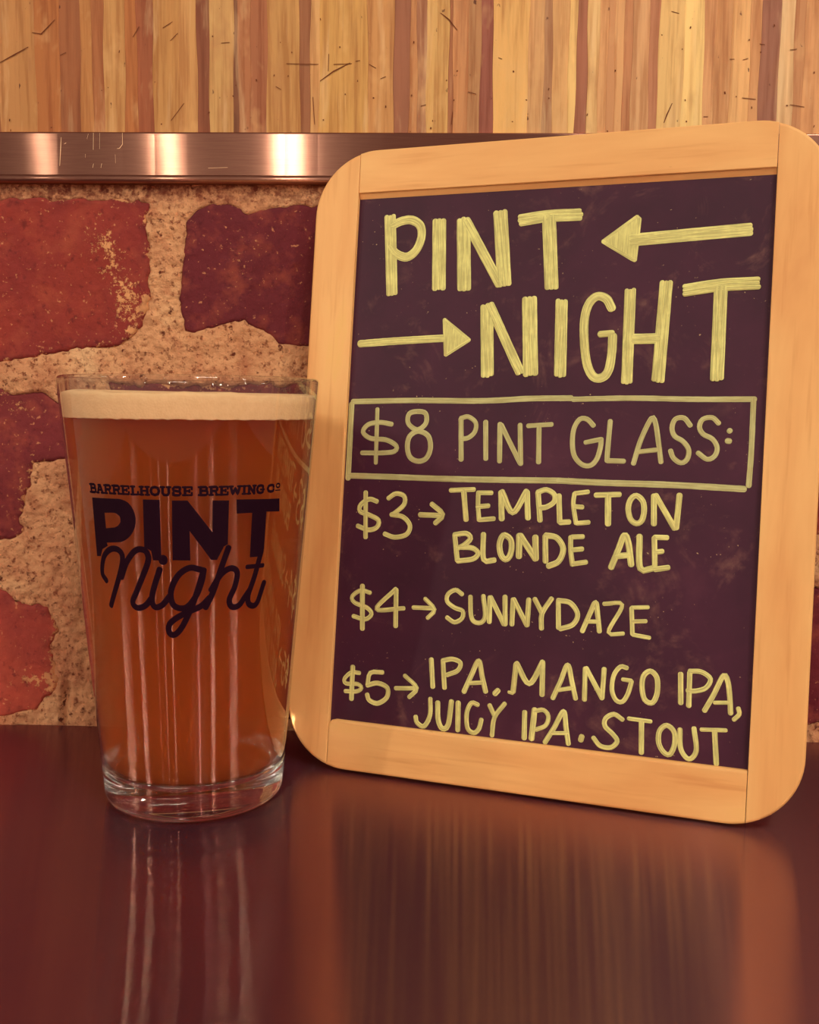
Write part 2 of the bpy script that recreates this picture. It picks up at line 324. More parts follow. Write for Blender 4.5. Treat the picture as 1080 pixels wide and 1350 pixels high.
WOOD = [(-183.8,(205,140,80)),(-175.9,(200,135,75)),(-169.1,(190,110,55)),(-158.7,(160,90,52)),(-150.6,(200,130,70)),(-145.6,(180,105,60)),(-140.6,(215,155,90)),(-132.2,(195,115,60)),(-127.2,(160,82,50)),(-120.4,(205,145,80)),(-110.1,(220,160,95)),(-102.7,(140,75,50)),(-97.4,(215,165,100)),(-87.9,(120,68,45)),(-86.0,(180,110,70)),(-80.7,(168,98,64)),(-74.3,(205,150,85)),(-61.0,(155,95,62)),(-56.4,(228,172,108)),(-53.0,(215,160,85)),(-33.4,(205,145,85)),(-22.7,(148,88,64)),(-16.6,(200,135,85)),(-13.5,(162,102,72)),(-9.5,(220,170,100)),(-1.0,(160,96,62)),(0.8,(205,140,90)),(7.2,(185,130,85)),(11.8,(150,80,66)),(16.9,(235,180,105)),(31.2,(215,160,105)),(37.0,(182,132,94)),(40.6,(220,165,105)),(47.2,(245,200,125)),(50.0,(160,95,72)),(54.5,(240,195,130)),(59.3,(225,165,110)),(62.3,(195,135,90)),(65.3,(225,165,110)),(69.0,(192,126,84)),(72.0,(220,165,115)),(78.9,(186,120,86)),(82.8,(235,190,120)),(92.4,(245,205,130)),(100.5,(215,155,105)),(105.0,(200,140,90)),(111.0,(225,170,110)),(118.7,(205,145,95)),(122.9,(145,90,72)),(130.1,(225,185,135)),(136.0,(188,128,84)),(140.2,(205,145,95)),(146.2,(0,0,0))]
NICKS = [[(-183.7,277.0),(-177.4,280.2),(-171.6,283.2)],[(-169.9,288.8),(-166.2,288.2),(-160.4,293.8)],[(-156.1,281.1),(-158.6,279.9)],[(-128.6,287.0),(-126.0,291.1)],[(-116.4,290.5),(-112.4,292.9)],[(-113.4,285.5),(-110.3,288.5)],[(-113.5,254.4),(-108.1,261.2)],[(-92.7,284.6),(-89.3,284.9)],[(-66.3,276.7),(-53.3,276.4)],[(-47.2,276.4),(-39.8,276.7)],[(-52.7,269.9),(-47.2,273.7),(-40.5,277.0)],[(-49.3,273.7),(-49.1,280.5)],[(-38.3,277.6),(-36.5,277.9)],[(-32.8,276.4),(-30.0,274.9)],[(-28.2,270.8),(-26.0,271.7)],[(-55.5,263.7),(-54.8,253.0)],[(-70.6,267.8),(-68.4,266.6)],[(-4.4,296.2),(-1.0,293.6),(2.4,289.5)],[(0.6,253.1),(1.1,258.1)],[(7.1,265.8),(10.4,264.9)],[(-11.8,260.2),(-9.7,260.8)],[(19.0,279.0),(20.5,278.4)],[(88.7,261.5),(86.8,257.1),(85.7,253.9)],[(87.1,296.6),(90.1,295.8)],[(110.8,278.4),(112.6,278.4)],[(115.9,278.1),(118.0,278.7)],[(116.3,263.6),(121.7,263.0)],[(135.3,261.0),(141.0,260.1)],[(134.2,281.9),(136.9,282.2)],[(122.2,284.2),(124.3,283.9)],[(101.3,256.3),(103.1,256.3)]]
# ---------------------------------------------------------------- materials
K = 1.0
def m_mortar():
    t = NT('lime_mortar'); v = t.coord()
    n1 = t.noise(v, 28, 5); n2 = t.noise(v, 420, 4, .65); n3 = t.noise(v, 110, 4, .6)
    base = t.ramp(n1, [(.3, rgb(198, 134, 98)), (.55, rgb(222, 164, 120)), (.75, rgb(238, 190, 144))])
    base = t.mix(t.ramp(n3, [(.34, .6), (.50, 0)]), base, rgb(182, 112, 80))
    base = t.mix(t.ramp(n2, [(.33, .9), (.46, 0)]), base, rgb(126, 62, 42)); base = t.mix(t.ramp(t.noise(v, 240, 3, .6), [(.30, .95), (.37, 0)]), base, rgb(96, 40, 30))
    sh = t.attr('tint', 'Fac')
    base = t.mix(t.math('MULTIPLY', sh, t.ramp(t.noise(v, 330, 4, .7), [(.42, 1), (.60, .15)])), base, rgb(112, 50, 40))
    h = t.math('ADD', t.noise(v, 650, 4, .7), t.math('MULTIPLY', t.noise(v, 170, 3), 1.2))
    return t.done(t.pbr(base, .93, normal=t.bump(h, .9, .0011), spec=.15))
def m_brick():
    t = NT('old_red_brick'); v = t.coord()
    oc = t.n('ShaderNodeObjectInfo').outputs['Color']
    n1 = t.noise(v, 30, 5, .6); n2 = t.noise(v, 300, 4, .6); n3 = t.noise(v, 75, 5, .6)
    base = t.mix(t.ramp(n1, [(.35, .0), (.7, .55)]), oc, rgb(116, 38, 48))
    base = t.mix(t.ramp(n3, [(.50, 0), (.72, .45)]), base, rgb(184, 92, 66))
    base = t.mix(t.ramp(n2, [(.28, .5), (.42, 0)]), base, rgb(70, 18, 28))
    base = t.mix(t.ramp(t.noise(v, 520, 2), [(.66, 0), (.74, .6)]), base, rgb(220, 150, 105))
    sm = t.attr('smear', 'Fac')
    sf = t.ramp(t.math('ADD', sm, t.math('MULTIPLY', t.math('SUBTRACT', t.noise(v, 420, 5, .75), .5), 2.2)), [(.50, 0), (.62, .85)])
    base = t.mix(sf, base, rgb(232, 166, 112))
    ed = t.attr('edge', 'Fac')
    base = t.mix(t.math('MULTIPLY', ed, t.ramp(t.noise(v, 160, 3), [(.40, 0), (.65, .45)])), base, rgb(80, 24, 32))
    h = t.math('ADD', t.noise(v, 500, 4, .65), t.math('MULTIPLY', sf, .7))
    return t.done(t.pbr(base, .82, normal=t.bump(h, .55, .0007), spec=.25))
def m_wood_strip():
    t = NT('weathered_wood_strip'); oi = t.n('ShaderNodeObjectInfo'); oc = oi.outputs['Color']; rnd = oi.outputs['Random']
    c = t.n('ShaderNodeTexCoord').outputs['Object']
    ad = t.n('ShaderNodeVectorMath', operation='ADD'); t.set(ad.inputs[0], c)
    cb = t.n('ShaderNodeCombineXYZ'); t.set(cb.inputs[0], t.math('MULTIPLY', rnd, .7)); t.set(cb.inputs[1], rnd); t.set(ad.inputs[1], cb.outputs[0])
    def st(sx, sz):
        m = t.n('ShaderNodeMapping'); t.set(m.inputs[0], ad.outputs[0]); m.inputs['Scale'].default_value = (sx, 1, sz); return m.outputs[0]
    g = t.noise(st(1, .045), 420, 4, .6); g2 = t.noise(st(1, .10), 130, 3, .5); bl = t.noise(st(1, .5), 55, 4, .6)
    base = t.mix(t.ramp(g, [(.38, .55), (.55, 0)]), oc, t.mix(1.0, oc, rgb(196, 158, 132), 'MULTIPLY'))
    base = t.mix(t.ramp(g2, [(.52, 0), (.66, .55)]), base, t.mix(1.0, oc, (1.22, 1.22, 1.2, 1), 'MULTIPLY'))
    base = t.mix(t.ramp(bl, [(.58, 0), (.75, .5)]), base, rgb(172, 110, 72))
    base = t.mix(t.ramp(bl, [(.28, .45), (.42, 0)]), base, rgb(238, 190, 130))
    w = t.n('ShaderNodeMapping'); t.set(w.inputs[0], t.coord()); w.inputs['Scale'].default_value = (1, 1, .10)
    wn = t.noise(w.outputs[0], 150, 4, .6, dist=.3)
    base = t.mix(t.ramp(wn, [(.56, 0), (.72, .45)]), base, rgb(238, 200, 150)); base = t.mix(t.ramp(wn, [(.28, .35), (.42, 0)]), base, rgb(146, 92, 62))
    sp = t.noise(st(1, .55), 330, 3, .5)
    base = t.mix(t.ramp(sp, [(.245, .9), (.29, 0)]), base, rgb(86, 38, 26))
    return t.done(t.pbr(base, .62, normal=t.bump(t.math('ADD', g, sp), .25, .0005), spec=.3))
def m_pine():
    t = NT('pine_frame'); oi = t.n('ShaderNodeObjectInfo')
    c = t.n('ShaderNodeTexCoord').outputs['Object']; ad = t.n('ShaderNodeVectorMath', operation='ADD'); t.set(ad.inputs[0], c)
    cb = t.n('ShaderNodeCombineXYZ'); t.set(cb.inputs[0], oi.outputs['Random']); t.set(cb.inputs[2], oi.outputs['Random']); t.set(ad.inputs[1], cb.outputs[0])
    m = t.n('ShaderNodeMapping'); t.set(m.inputs[0], ad.outputs[0]); m.inputs['Scale'].default_value = (1, 1, .06)
    m2 = t.n('ShaderNodeMapping'); t.set(m2.inputs[0], ad.outputs[0]); m2.inputs['Scale'].default_value = (1, 1, .16)
    g = t.noise(m.outputs[0], 330, 3, .5); b = t.noise(m2.outputs[0], 60, 4, .55, dist=.4)
    base = t.ramp(b, [(.30, rgb(226, 158, 96)), (.45, rgb(236, 174, 108)), (.62, rgb(244, 188, 120)), (.75, rgb(240, 192, 112))])
    base = t.mix(t.ramp(g, [(.56, 0), (.72, .35)]), base, rgb(206, 124, 62))
    pit = t.noise(m.outputs[0], 120, 2); 
    m3 = t.n('ShaderNodeMapping'); t.set(m3.inputs[0], ad.outputs[0]); m3.inputs['Scale'].default_value = (1, 1, .3)
    sp = t.noise(m3.outputs[0], 330, 2, .5)
    base = t.mix(t.ramp(sp, [(.20, .55), (.25, 0)]), base, rgb(150, 78, 38))
    return t.done(t.pbr(base, .5, normal=t.bump(g, .12, .0003), spec=.35))
def m_slate():
    t = NT('painted_chalkboard'); v = t.coord()
    n1 = t.noise(v, 22, 5, .6); n2 = t.noise(v, 180, 4, .6)
    base = t.ramp(n1, [(.35, rgb(58, 15, 40)), (.6, rgb(70, 22, 48)), (.78, rgb(88, 40, 60))])
    # wiped chalk dust and ghost marks
    d = t.math('MULTIPLY', t.ramp(t.noise(v, 34, 4, .7, dist=1.5), [(.54, 0), (.74, .6)]), t.ramp(n2, [(.42, 0), (.65, .7)]))
    base = t.mix(d, base, rgb(160, 112, 96))
    sp = t.ramp(t.noise(v, 900, 2, .5), [(.71, 0), (.76, .9)]); sp = t.math('MULTIPLY', sp, t.ramp(t.noise(v, 60, 3), [(.50, 0), (.62, 1)]))
    base = t.mix(sp, base, rgb(212, 180, 130))
    return t.done(t.pbr(base, .58, normal=t.bump(n2, .15, .0003), spec=.35))
def m_chalk():
    t = NT('yellow_chalk_marker'); oc = t.n('ShaderNodeObjectInfo').outputs['Color']
    uv = t.n('ShaderNodeUVMap').outputs[0]
    mp = t.n('ShaderNodeMapping'); t.set(mp.inputs[0], uv); mp.inputs['Scale'].default_value = (.06, 1.6, 1)
    st = t.noise(mp.outputs[0], 1.3, 3, .6)
    v = t.coord(); bl = t.noise(v, 160, 4, .6)
    f = t.math('ADD', t.ramp(st, [(.38, .95), (.58, 0)]), t.ramp(bl, [(.40, .35), (.6, 0)]), clamp=True)
    f = t.math('MULTIPLY', f, .62)
    base = t.mix(f, oc, rgb(160, 146, 92))
    return t.done(t.pbr(base, .7, spec=.2))
def aniso(t, col, rough, an, tan, nm, rot=0.0):
    x = t.n('ShaderNodeBsdfAnisotropic'); t.set(x.inputs['Color'], col); t.set(x.inputs['Roughness'], rough)
    x.inputs['Anisotropy'].default_value = an; x.inputs['Rotation'].default_value = rot
    t.set(x.inputs['Tangent'], tan); t.set(x.inputs['Normal'], nm); return x.outputs[0]
def mixsh(t, f, a, b):
    m = t.n('ShaderNodeMixShader'); t.set(m.inputs[0], f); t.set(m.inputs[1], a); t.set(m.inputs[2], b); return m.outputs[0]
def m_strip():
    t = NT('brushed_steel'); v = t.coord('Object', (.35, 1, 9)); n = t.noise(v, 260, 3, .6)
    col = t.mix(n, rgb(158, 104, 92), rgb(192, 142, 120))
    tan = t.n('ShaderNodeTangent', direction_type='UV_MAP').outputs[0]
    nm = t.bump(t.noise(t.coord(), 9, 1), .05, .001)
    nm = t.bump(n, .02, .0001, nm)
    a = aniso(t, col, .15, .78, tan, nm); b = aniso(t, col, .32, .6, tan, nm)
    return t.done(mixsh(t, .36, a, b))
def m_table():
    t = NT('dark_metal_bar_top'); v = t.coord()
    vs = t.coord('Object', (1, .06, 1)); n = t.noise(vs, 240, 4, .6); s = t.noise(v, 9, 4)
    col = t.mix(s, rgb(170, 124, 116), rgb(190, 144, 130))
    tan = t.n('ShaderNodeTangent', direction_type='UV_MAP').outputs[0]
    nm = t.bump(n, .006, .0002)
    a = aniso(t, col, .115, .9, tan, nm); b = aniso(t, col, .21, .68, tan, nm)
    dif = t.pbr(rgb(80, 42, 62), .6, 0, spec=.2)
    return t.done(mixsh(t, .66, dif, mixsh(t, t.math('ADD', t.math('MULTIPLY', s, .3), .12), a, b)))
def m_thin_glass(name='glass_side', k=1.7):
    t = NT(name); fr = t.n('ShaderNodeFresnel'); bf = t.n('ShaderNodeNewGeometry').outputs['Backfacing']
    t.set(fr.inputs[0], t.math('MULTIPLY_ADD', bf, 1/1.5-1.5, 1.5))      # a thin pane reflects alike from both sides
    f = t.math('MULTIPLY', fr.outputs[0], k, clamp=True)
    tr = t.n('ShaderNodeBsdfTransparent'); tr.inputs[0].default_value = (.99, .985, .975, 1)
    gl = t.n('ShaderNodeBsdfGlossy'); gl.inputs['Roughness'].default_value = 0
    mx = t.n('ShaderNodeMixShader'); t.set(mx.inputs[0], f); t.set(mx.inputs[1], tr.outputs[0]); t.set(mx.inputs[2], gl.outputs[0])
    return t.done(mx.outputs[0])
def m_glass():
    t = NT('clear_glass'); return t.done(t.pbr((1, .985, .96, 1), 0.0, Transmission_Weight=1.0, IOR=1.5))
def m_beer():
    t = NT('amber_ale')
    sc = t.n('ShaderNodeVolumeScatter'); sc.inputs['Color'].default_value = (1.0, .24, .04, 1); sc.inputs['Density'].default_value = 66; sc.inputs['Anisotropy'].default_value = .2
    ab = t.n('ShaderNodeVolumeAbsorption'); ab.inputs['Color'].default_value = (.66, .20, .02, 1); ab.inputs['Density'].default_value = 52
    ad = t.n('ShaderNodeAddShader'); t.set(ad.inputs[0], sc.outputs[0]); t.set(ad.inputs[1], ab.outputs[0])
    t.set(t.out.inputs['Volume'], ad.outputs[0]); return t.m
def m_foam():
    t = NT('beer_foam'); v = t.coord(); n = t.noise(v, 500, 3)
    base = t.mix(n, rgb(236, 190, 140), rgb(248, 210, 162))
    return t.done(t.pbr(base, .8, normal=t.bump(t.vor(v, 1300), .25, .0003), spec=.2))
def m_flat(name, c, rough=.6, spec=.3):
    t = NT(name); return t.done(t.pbr(c, rough, spec=spec))
MORTAR, BRICK, WOOD_M, PINE, SLATE, CHALK_M = m_mortar(), m_brick(), m_wood_strip(), m_pine(), m_slate(), m_chalk()
STEEL, TABLE, THIN, GLASS, BEER, FOAM = m_strip(), m_table(), m_thin_glass(), m_glass(), m_beer(), m_foam()
INK = m_flat('printed_ink', rgb(30, 2, 20), .6, .1); DARK = m_flat('dark_gap', rgb(46, 16, 18), .9, .1)
NICK = m_flat('dark_nick', rgb(112, 60, 38), .9, .1); SCR = m_flat('bright_scratch', rgb(250, 215, 170), .4)

# ---------------------------------------------------------------- brick wall (z 0 to 229 mm)
def value_noise(X, Z, cell, seed):
    r = np.random.default_rng(seed); G = r.random((400, 700))
    x = (X+500)/cell; z = (Z+50)/cell; xi = np.floor(x).astype(int) % 699; zi = np.floor(z).astype(int) % 399
    fx = x-np.floor(x); fz = z-np.floor(z); fx = fx*fx*(3-2*fx); fz = fz*fz*(3-2*fz)
    return (G[zi, xi]*(1-fx)*(1-fz)+G[zi, xi+1]*fx*(1-fz)+G[zi+1, xi]*(1-fx)*fz+G[zi+1, xi+1]*fx*fz)-.5
def sdf_poly(P, X, Z):
    P = np.array(P); d = np.full(X.shape, 1e9); ins = np.zeros(X.shape, bool); n = len(P)
    for i in range(n):
        a = P[i]; b = P[(i+1) % n]; e = b-a; L = e@e
        t = np.clip(((X-a[0])*e[0]+(Z-a[1])*e[1])/L, 0, 1)
        d = np.minimum(d, np.hypot(X-a[0]-t*e[0], Z-a[1]-t*e[1]))
        c = ((a[1] > Z) != (b[1] > Z)) & (X < (b[0]-a[0])*(Z-a[1])/((b[1]-a[1]) if b[1] != a[1] else 1e-9)+a[0])
        ins ^= c
    return np.where(ins, d, -d)
DX = 0.8; XL, XR, ZT = -400.0, 400.0, 231.0
gx = np.arange(XL, XR+DX, DX); gz = np.arange(-1.0, ZT+DX, DX); GX, GZ = np.meshgrid(gx, gz)
rough = sum(value_noise(GX, GZ, c, 20+i)*a for i, (c, a) in enumerate([(14, 1.2), (5.5, .9), (2.4, .9), (1.3, 1.1)]))
wob = value_noise(GX, GZ, 6, 3)*2.2+value_noise(GX, GZ, 2.2, 4)*1.7
BRICKS = dict(BRICK_OUTLINES)
def quad(x0, z0, x1, z1): return [(x0, z0), (x1, z0), (x1, z1), (x0, z1)]
BRICKS['B0'] = quad(-420, 161, -268, 222); BRICKS['B1e'] = quad(261, 164, 420, 222); BRICKS['R3z'] = quad(-420, 5, -275, 61); BRICKS['R3e'] = quad(273, 8, 420, 66); BRICKS['B1d'] = quad(49, 165, 247, 221)
BRICKS['R2c'] = quad(-22, 86, 42, 158); BRICKS['R3c'] = quad(-16, 7, 62, 65); BRICKS['R2z'] = quad(-420, 80, -228, 144)
BRICKS['R2e'] = quad(236, 88, 420, 156)
BCOL = {'B1': (150, 56, 46), 'B2': (102, 36, 44), 'R2a': (124, 48, 50), 'R3a': (192, 84, 66), 'R3d': (106, 30, 42), 'R2b': (120, 40, 40),
        'R2d': (138, 46, 38), 'B1d': (130, 44, 38), 'R3b': (140, 46, 40), 'R2c': (116, 36, 36), 'R3c': (134, 46, 40)}
allsd = np.full(GX.shape, -1e9); sds = {}
for k, P in BRICKS.items():
    m = sdf_poly(P, GX, GZ)+wob*(.9 if k != 'B2' else .55); sds[k] = m; allsd = np.maximum(allsd, m)
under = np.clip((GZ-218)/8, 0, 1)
bed = np.clip(1-np.abs(GZ-150)/9, 0, 1)*np.clip((GX+190)/10, 0, 1)
mh = 0.6+rough*.95-under*1.6+bed*1.5                                     # mortar relief, + is towards the room
mh += 1.0*np.clip(1-np.hypot((GX+172)/9, (GZ-68)/9), 0, 1)
mh -= 3.2*np.clip(1-np.abs(GX+163.5-(GZ-8)*.10)/2.2, 0, 1)*np.clip((24-GZ)/8, 0, 1)       # crack low on the left
mh = np.where(allsd > 0, np.maximum(-5, mh-allsd*2.2), mh)
mh -= .55*np.exp(-(np.clip(-allsd, 0, 9)/.9)**2)*(.5+value_noise(GX, GZ, 4, 9))
def grid_mesh(name, mask, H):
    idx = -np.ones(mask.shape, int); idx[mask] = np.arange(mask.sum())
    V = np.stack([GX[mask]*MM, -H[mask]*MM, GZ[mask]*MM], 1)
    a, b, c, d = idx[:-1, :-1], idx[:-1, 1:], idx[1:, 1:], idx[1:, :-1]
    ok = (a >= 0) & (b >= 0) & (c >= 0) & (d >= 0)
    F = np.stack([a[ok], b[ok], c[ok], d[ok]], 1)
    me = bpy.data.meshes.new(name); me.vertices.add(len(V)); me.vertices.foreach_set('co', V.ravel())
    me.loops.add(F.size); me.loops.foreach_set('vertex_index', F.ravel().astype(np.int32))
    me.polygons.add(len(F)); me.polygons.foreach_set('loop_start', np.arange(0, F.size, 4, dtype=np.int32))
    me.update(); me.validate(); me.polygons.foreach_set('use_smooth', [True]*len(me.polygons))
    return me
def fattr(me, name, vals):
    a = me.attributes.new(name, 'FLOAT', 'POINT'); a.data.foreach_set('value', np.ascontiguousarray(vals, dtype=np.float32))
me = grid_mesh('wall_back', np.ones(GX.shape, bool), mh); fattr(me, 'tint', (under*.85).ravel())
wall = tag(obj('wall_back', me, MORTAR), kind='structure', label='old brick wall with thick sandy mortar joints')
for k, sd in sds.items():
    mask = sd > -1.2
    if mask.sum() < 20: continue
    base = {'B2': .3, 'R3d': .2}.get(k, .7)
    H = base+value_noise(GX, GZ, 17, 31)*.9+value_noise(GX, GZ, 4, 32)*.5+value_noise(GX, GZ, 1.6, 33)*.3
    H = H-np.clip(1.1-sd, 0, 9)**2*.9
    me = grid_mesh('brick', mask, H)
    sm = np.zeros(GX.shape)
    if k == 'B1':
        sm = .50*np.exp(-((GX+143-(208-GZ)*.22)/9)**2-((GZ-205)/13)**2)+.60*np.exp(-((GX+133)/9)**2-((GZ-181)/13)**2)
    if k == 'R3a': sm = .52*np.exp(-((GX+175)/13)**2-((GZ-20)/5)**2)
    if k == 'R2a': sm = .45*np.exp(-((GX+180)/10)**2-((GZ-138)/4)**2)+.40*np.exp(-((GX+178)/6)**2-((GZ-103)/7)**2)
    if k == 'B2': sm = .30*np.exp(-((GX+84)/12)**2-((GZ-203)/12)**2)
    em = np.clip(1-sd/4.5, 0, 1)*(.34+1.0*value_noise(GX, GZ, 7, 55)); sm = sm+np.clip(em, 0, 1)*(1 if k != 'B2' else .5)
    fattr(me, 'smear', sm[mask]); fattr(me, 'edge', np.clip(1-sd[mask]/6, 0, 1))
    o = obj('brick', me, BRICK, wall); o.color = rgb(*BCOL.get(k, (135, 45, 38)))
# solid masonry behind
def box(x0, x1, y0, y1, z0, z1, bev=0, seg=2):
    b = bmesh.new(); bmesh.ops.create_cube(b, size=1)
    for v in b.verts: v.co = Vector((x0+(v.co.x+.5)*(x1-x0), y0+(v.co.y+.5)*(y1-y0), z0+(v.co.z+.5)*(z1-z0)))
    if bev: bmesh.ops.bevel(b, geom=b.edges[:]+b.verts[:], offset=bev, segments=seg, profile=.5, affect='EDGES')
    return b
obj('masonry_core', box(-.4, .4, .0055, .08, 0, .2495), DARK, wall)

# ---------------------------------------------------------------- wood cladding above
clad = tag(obj('wall_upper', box(-.4, .4, .004, .08, .2495, .45), DARK), kind='structure', label='wall cladding of narrow upright wood strips in mixed browns')
strips = list(WOOD)
xl = strips[0][0]; left = []
while xl > -396:
    w = random.uniform(4, 13); xl -= w; left.insert(0, (xl, random.choice([(205, 140, 80), (170, 95, 56), (215, 155, 90), (190, 118, 68)])))
xr = strips[-1][0]; strips = left+strips[:-1]; 
while xr < 395:
    strips.append((xr, random.choice([(215, 155, 100), (180, 110, 76), (225, 170, 110), (150, 95, 72)]))); xr += random.uniform(4, 13)
strips.append((xr, (0, 0, 0)))
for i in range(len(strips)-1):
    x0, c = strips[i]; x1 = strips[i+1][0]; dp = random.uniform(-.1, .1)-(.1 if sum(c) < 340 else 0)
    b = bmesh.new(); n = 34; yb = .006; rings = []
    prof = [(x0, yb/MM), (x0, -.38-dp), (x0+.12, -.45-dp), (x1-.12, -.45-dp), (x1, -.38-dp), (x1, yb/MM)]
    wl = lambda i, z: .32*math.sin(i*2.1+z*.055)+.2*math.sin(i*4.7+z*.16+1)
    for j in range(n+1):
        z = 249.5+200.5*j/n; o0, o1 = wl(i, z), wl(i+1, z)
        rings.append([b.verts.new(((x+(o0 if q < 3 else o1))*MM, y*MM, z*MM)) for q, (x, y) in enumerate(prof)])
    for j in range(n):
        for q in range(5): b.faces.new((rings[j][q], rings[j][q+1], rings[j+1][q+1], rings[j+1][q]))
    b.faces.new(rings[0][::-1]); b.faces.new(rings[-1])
    o = obj('wood_strip', b, WOOD_M, clad); cc = [.86*q+.14*w for q, w in zip(c, (190, 160, 128))]; o.color = rgb(*cc, k=min(1.14, max(.84, .86+.26*(x0+180)/320)))  # strips lighten to the right: light falloff and vignette put into their colour
def flat_ribbon(pts, w, y):     # thin dark gouge on a wall plane (xz, mm), tapering ends
    V = []; F = []; n = len(pts)
    for i, (x, z) in enumerate(pts):
        a = pts[max(0, i-1)]; c = pts[min(n-1, i+1)]; dx, dz = c[0]-a[0], c[1]-a[1]; L = math.hypot(dx, dz) or 1
        ww = w*(.5 if i in (0, n-1) else 1)/2; nx, nz = -dz/L*ww, dx/L*ww
        V += [((x+nx)*MM, y*MM, (z+nz)*MM), ((x-nx)*MM, y*MM, (z-nz)*MM)]
    for i in range(n-1): F.append((2*i, 2*i+1, 2*i+3, 2*i+2))
    return V, F
V, F = [], []
for s in NICKS:
    v, f = flat_ribbon(s, .5, -.66); F += [tuple(q+len(V) for q in g) for g in f]; V += v
for _ in range(55):
    x = random.uniform(-185, 150); z = 250+abs(random.gauss(0, 22)); h = random.uniform(.3, 1.0)
    if z > 355: continue
    v, f = flat_ribbon([(x, z), (x+random.uniform(-.3, .3), z+h)], random.uniform(.6, 1.3), -.66); F += [tuple(q+len(V) for q in g) for g in f]; V += v
tag(obj('gouge_marks', pymesh('gouge_marks', V, F), NICK, clad), kind='stuff')

# ---------------------------------------------------------------- steel strip
def steel_strip():
    pr = [(6, 249.6), (-1.4, 249.6)]+[(-1.4-.85*math.sin(math.radians(q)), 248.75+.85*math.cos(math.radians(q))) for q in (15, 35, 55, 72, 90)]+[(-2.2, 232.5)]
    pr += [(-2.15-1.5*math.cos(math.radians(q)), 230.9+1.6*math.sin(math.radians(q))) for q in (72, 50, 30, 10, -12, -35, -58, -80)]+[(-1.0, 229.25), (6, 229.2)]
    b = bmesh.new(); uv = b.loops.layers.uv.new('UVMap'); n = 60; R = []
    for i in range(n+1):
        x = -400+800*i/n; wv = .05*math.sin(i*1.3)
        R.append([b.verts.new((x*MM, (y+(wv if y < 0 else 0))*MM, z*MM)) for y, z in pr])
    for i in range(n):
        for q in range(len(pr)-1):
            f = b.faces.new((R[i][q], R[i][q+1], R[i+1][q+1], R[i+1][q])); f.smooth = (1 <= q <= 5) or (8 <= q <= 14)
            for l, (a, c) in zip(f.loops, ((i, q), (i, q+1), (i+1, q+1), (i+1, q))): l[uv].uv = (a/n, c/len(pr))
    b.faces.new(R[0][::-1]); b.faces.new(R[-1])
    bmesh.ops.recalc_face_normals(b, faces=b.faces[:])
    return tag(obj('trim_1', b, STEEL), kind='structure', label='brushed steel edge strip with rolled lower lip')
strip = steel_strip()
V, F = [], []
for s, w in [([(-158.2, 247.2), (-158.6, 242), (-159.1, 235.9)], .28), ([(-144.9, 249), (-145.1, 242.3)], .26), ([(-142.3, 249), (-142.5, 242.6)], .14), ([(-133, 249), (-133.0, 244.5), (-134.3, 242.9), (-135.3, 242.8)], .2), ([(-147, 248.6), (-147.6, 246.6)], .16),
             ([(-145.5, 235.2), (-145.1, 236.8)], .25), ([(-142.1, 235.2), (-141.7, 236.9)], .25), ([(-157, 244.6), (-156.2, 245)], .35), ([(-148.4, 239.2), (-148.4, 240.6)], .14), ([(-98, 235.2), (-90, 235.5)], .2), ([(-136, 237), (-136.1, 240.5)], .12)]:
    v, f = flat_ribbon(s, w, -2.66); F += [tuple(q+len(V) for q in g) for g in f]; V += v
tag(obj('scratch_marks', pymesh('scratch_marks', V, F), SCR, strip), kind='stuff')

# ---------------------------------------------------------------- bar top
b = box(-.6, .6, -.62, .0, -.03, 0, .0008, 1)
uv = b.loops.layers.uv.new('UVMap')
for f in b.faces:
    for l in f.loops: l[uv].uv = (l.vert.co.x, l.vert.co.y)
counter = tag(obj('bar_top', b, TABLE), 'dark reflective metal bar top in front of the brick wall', 'counter')

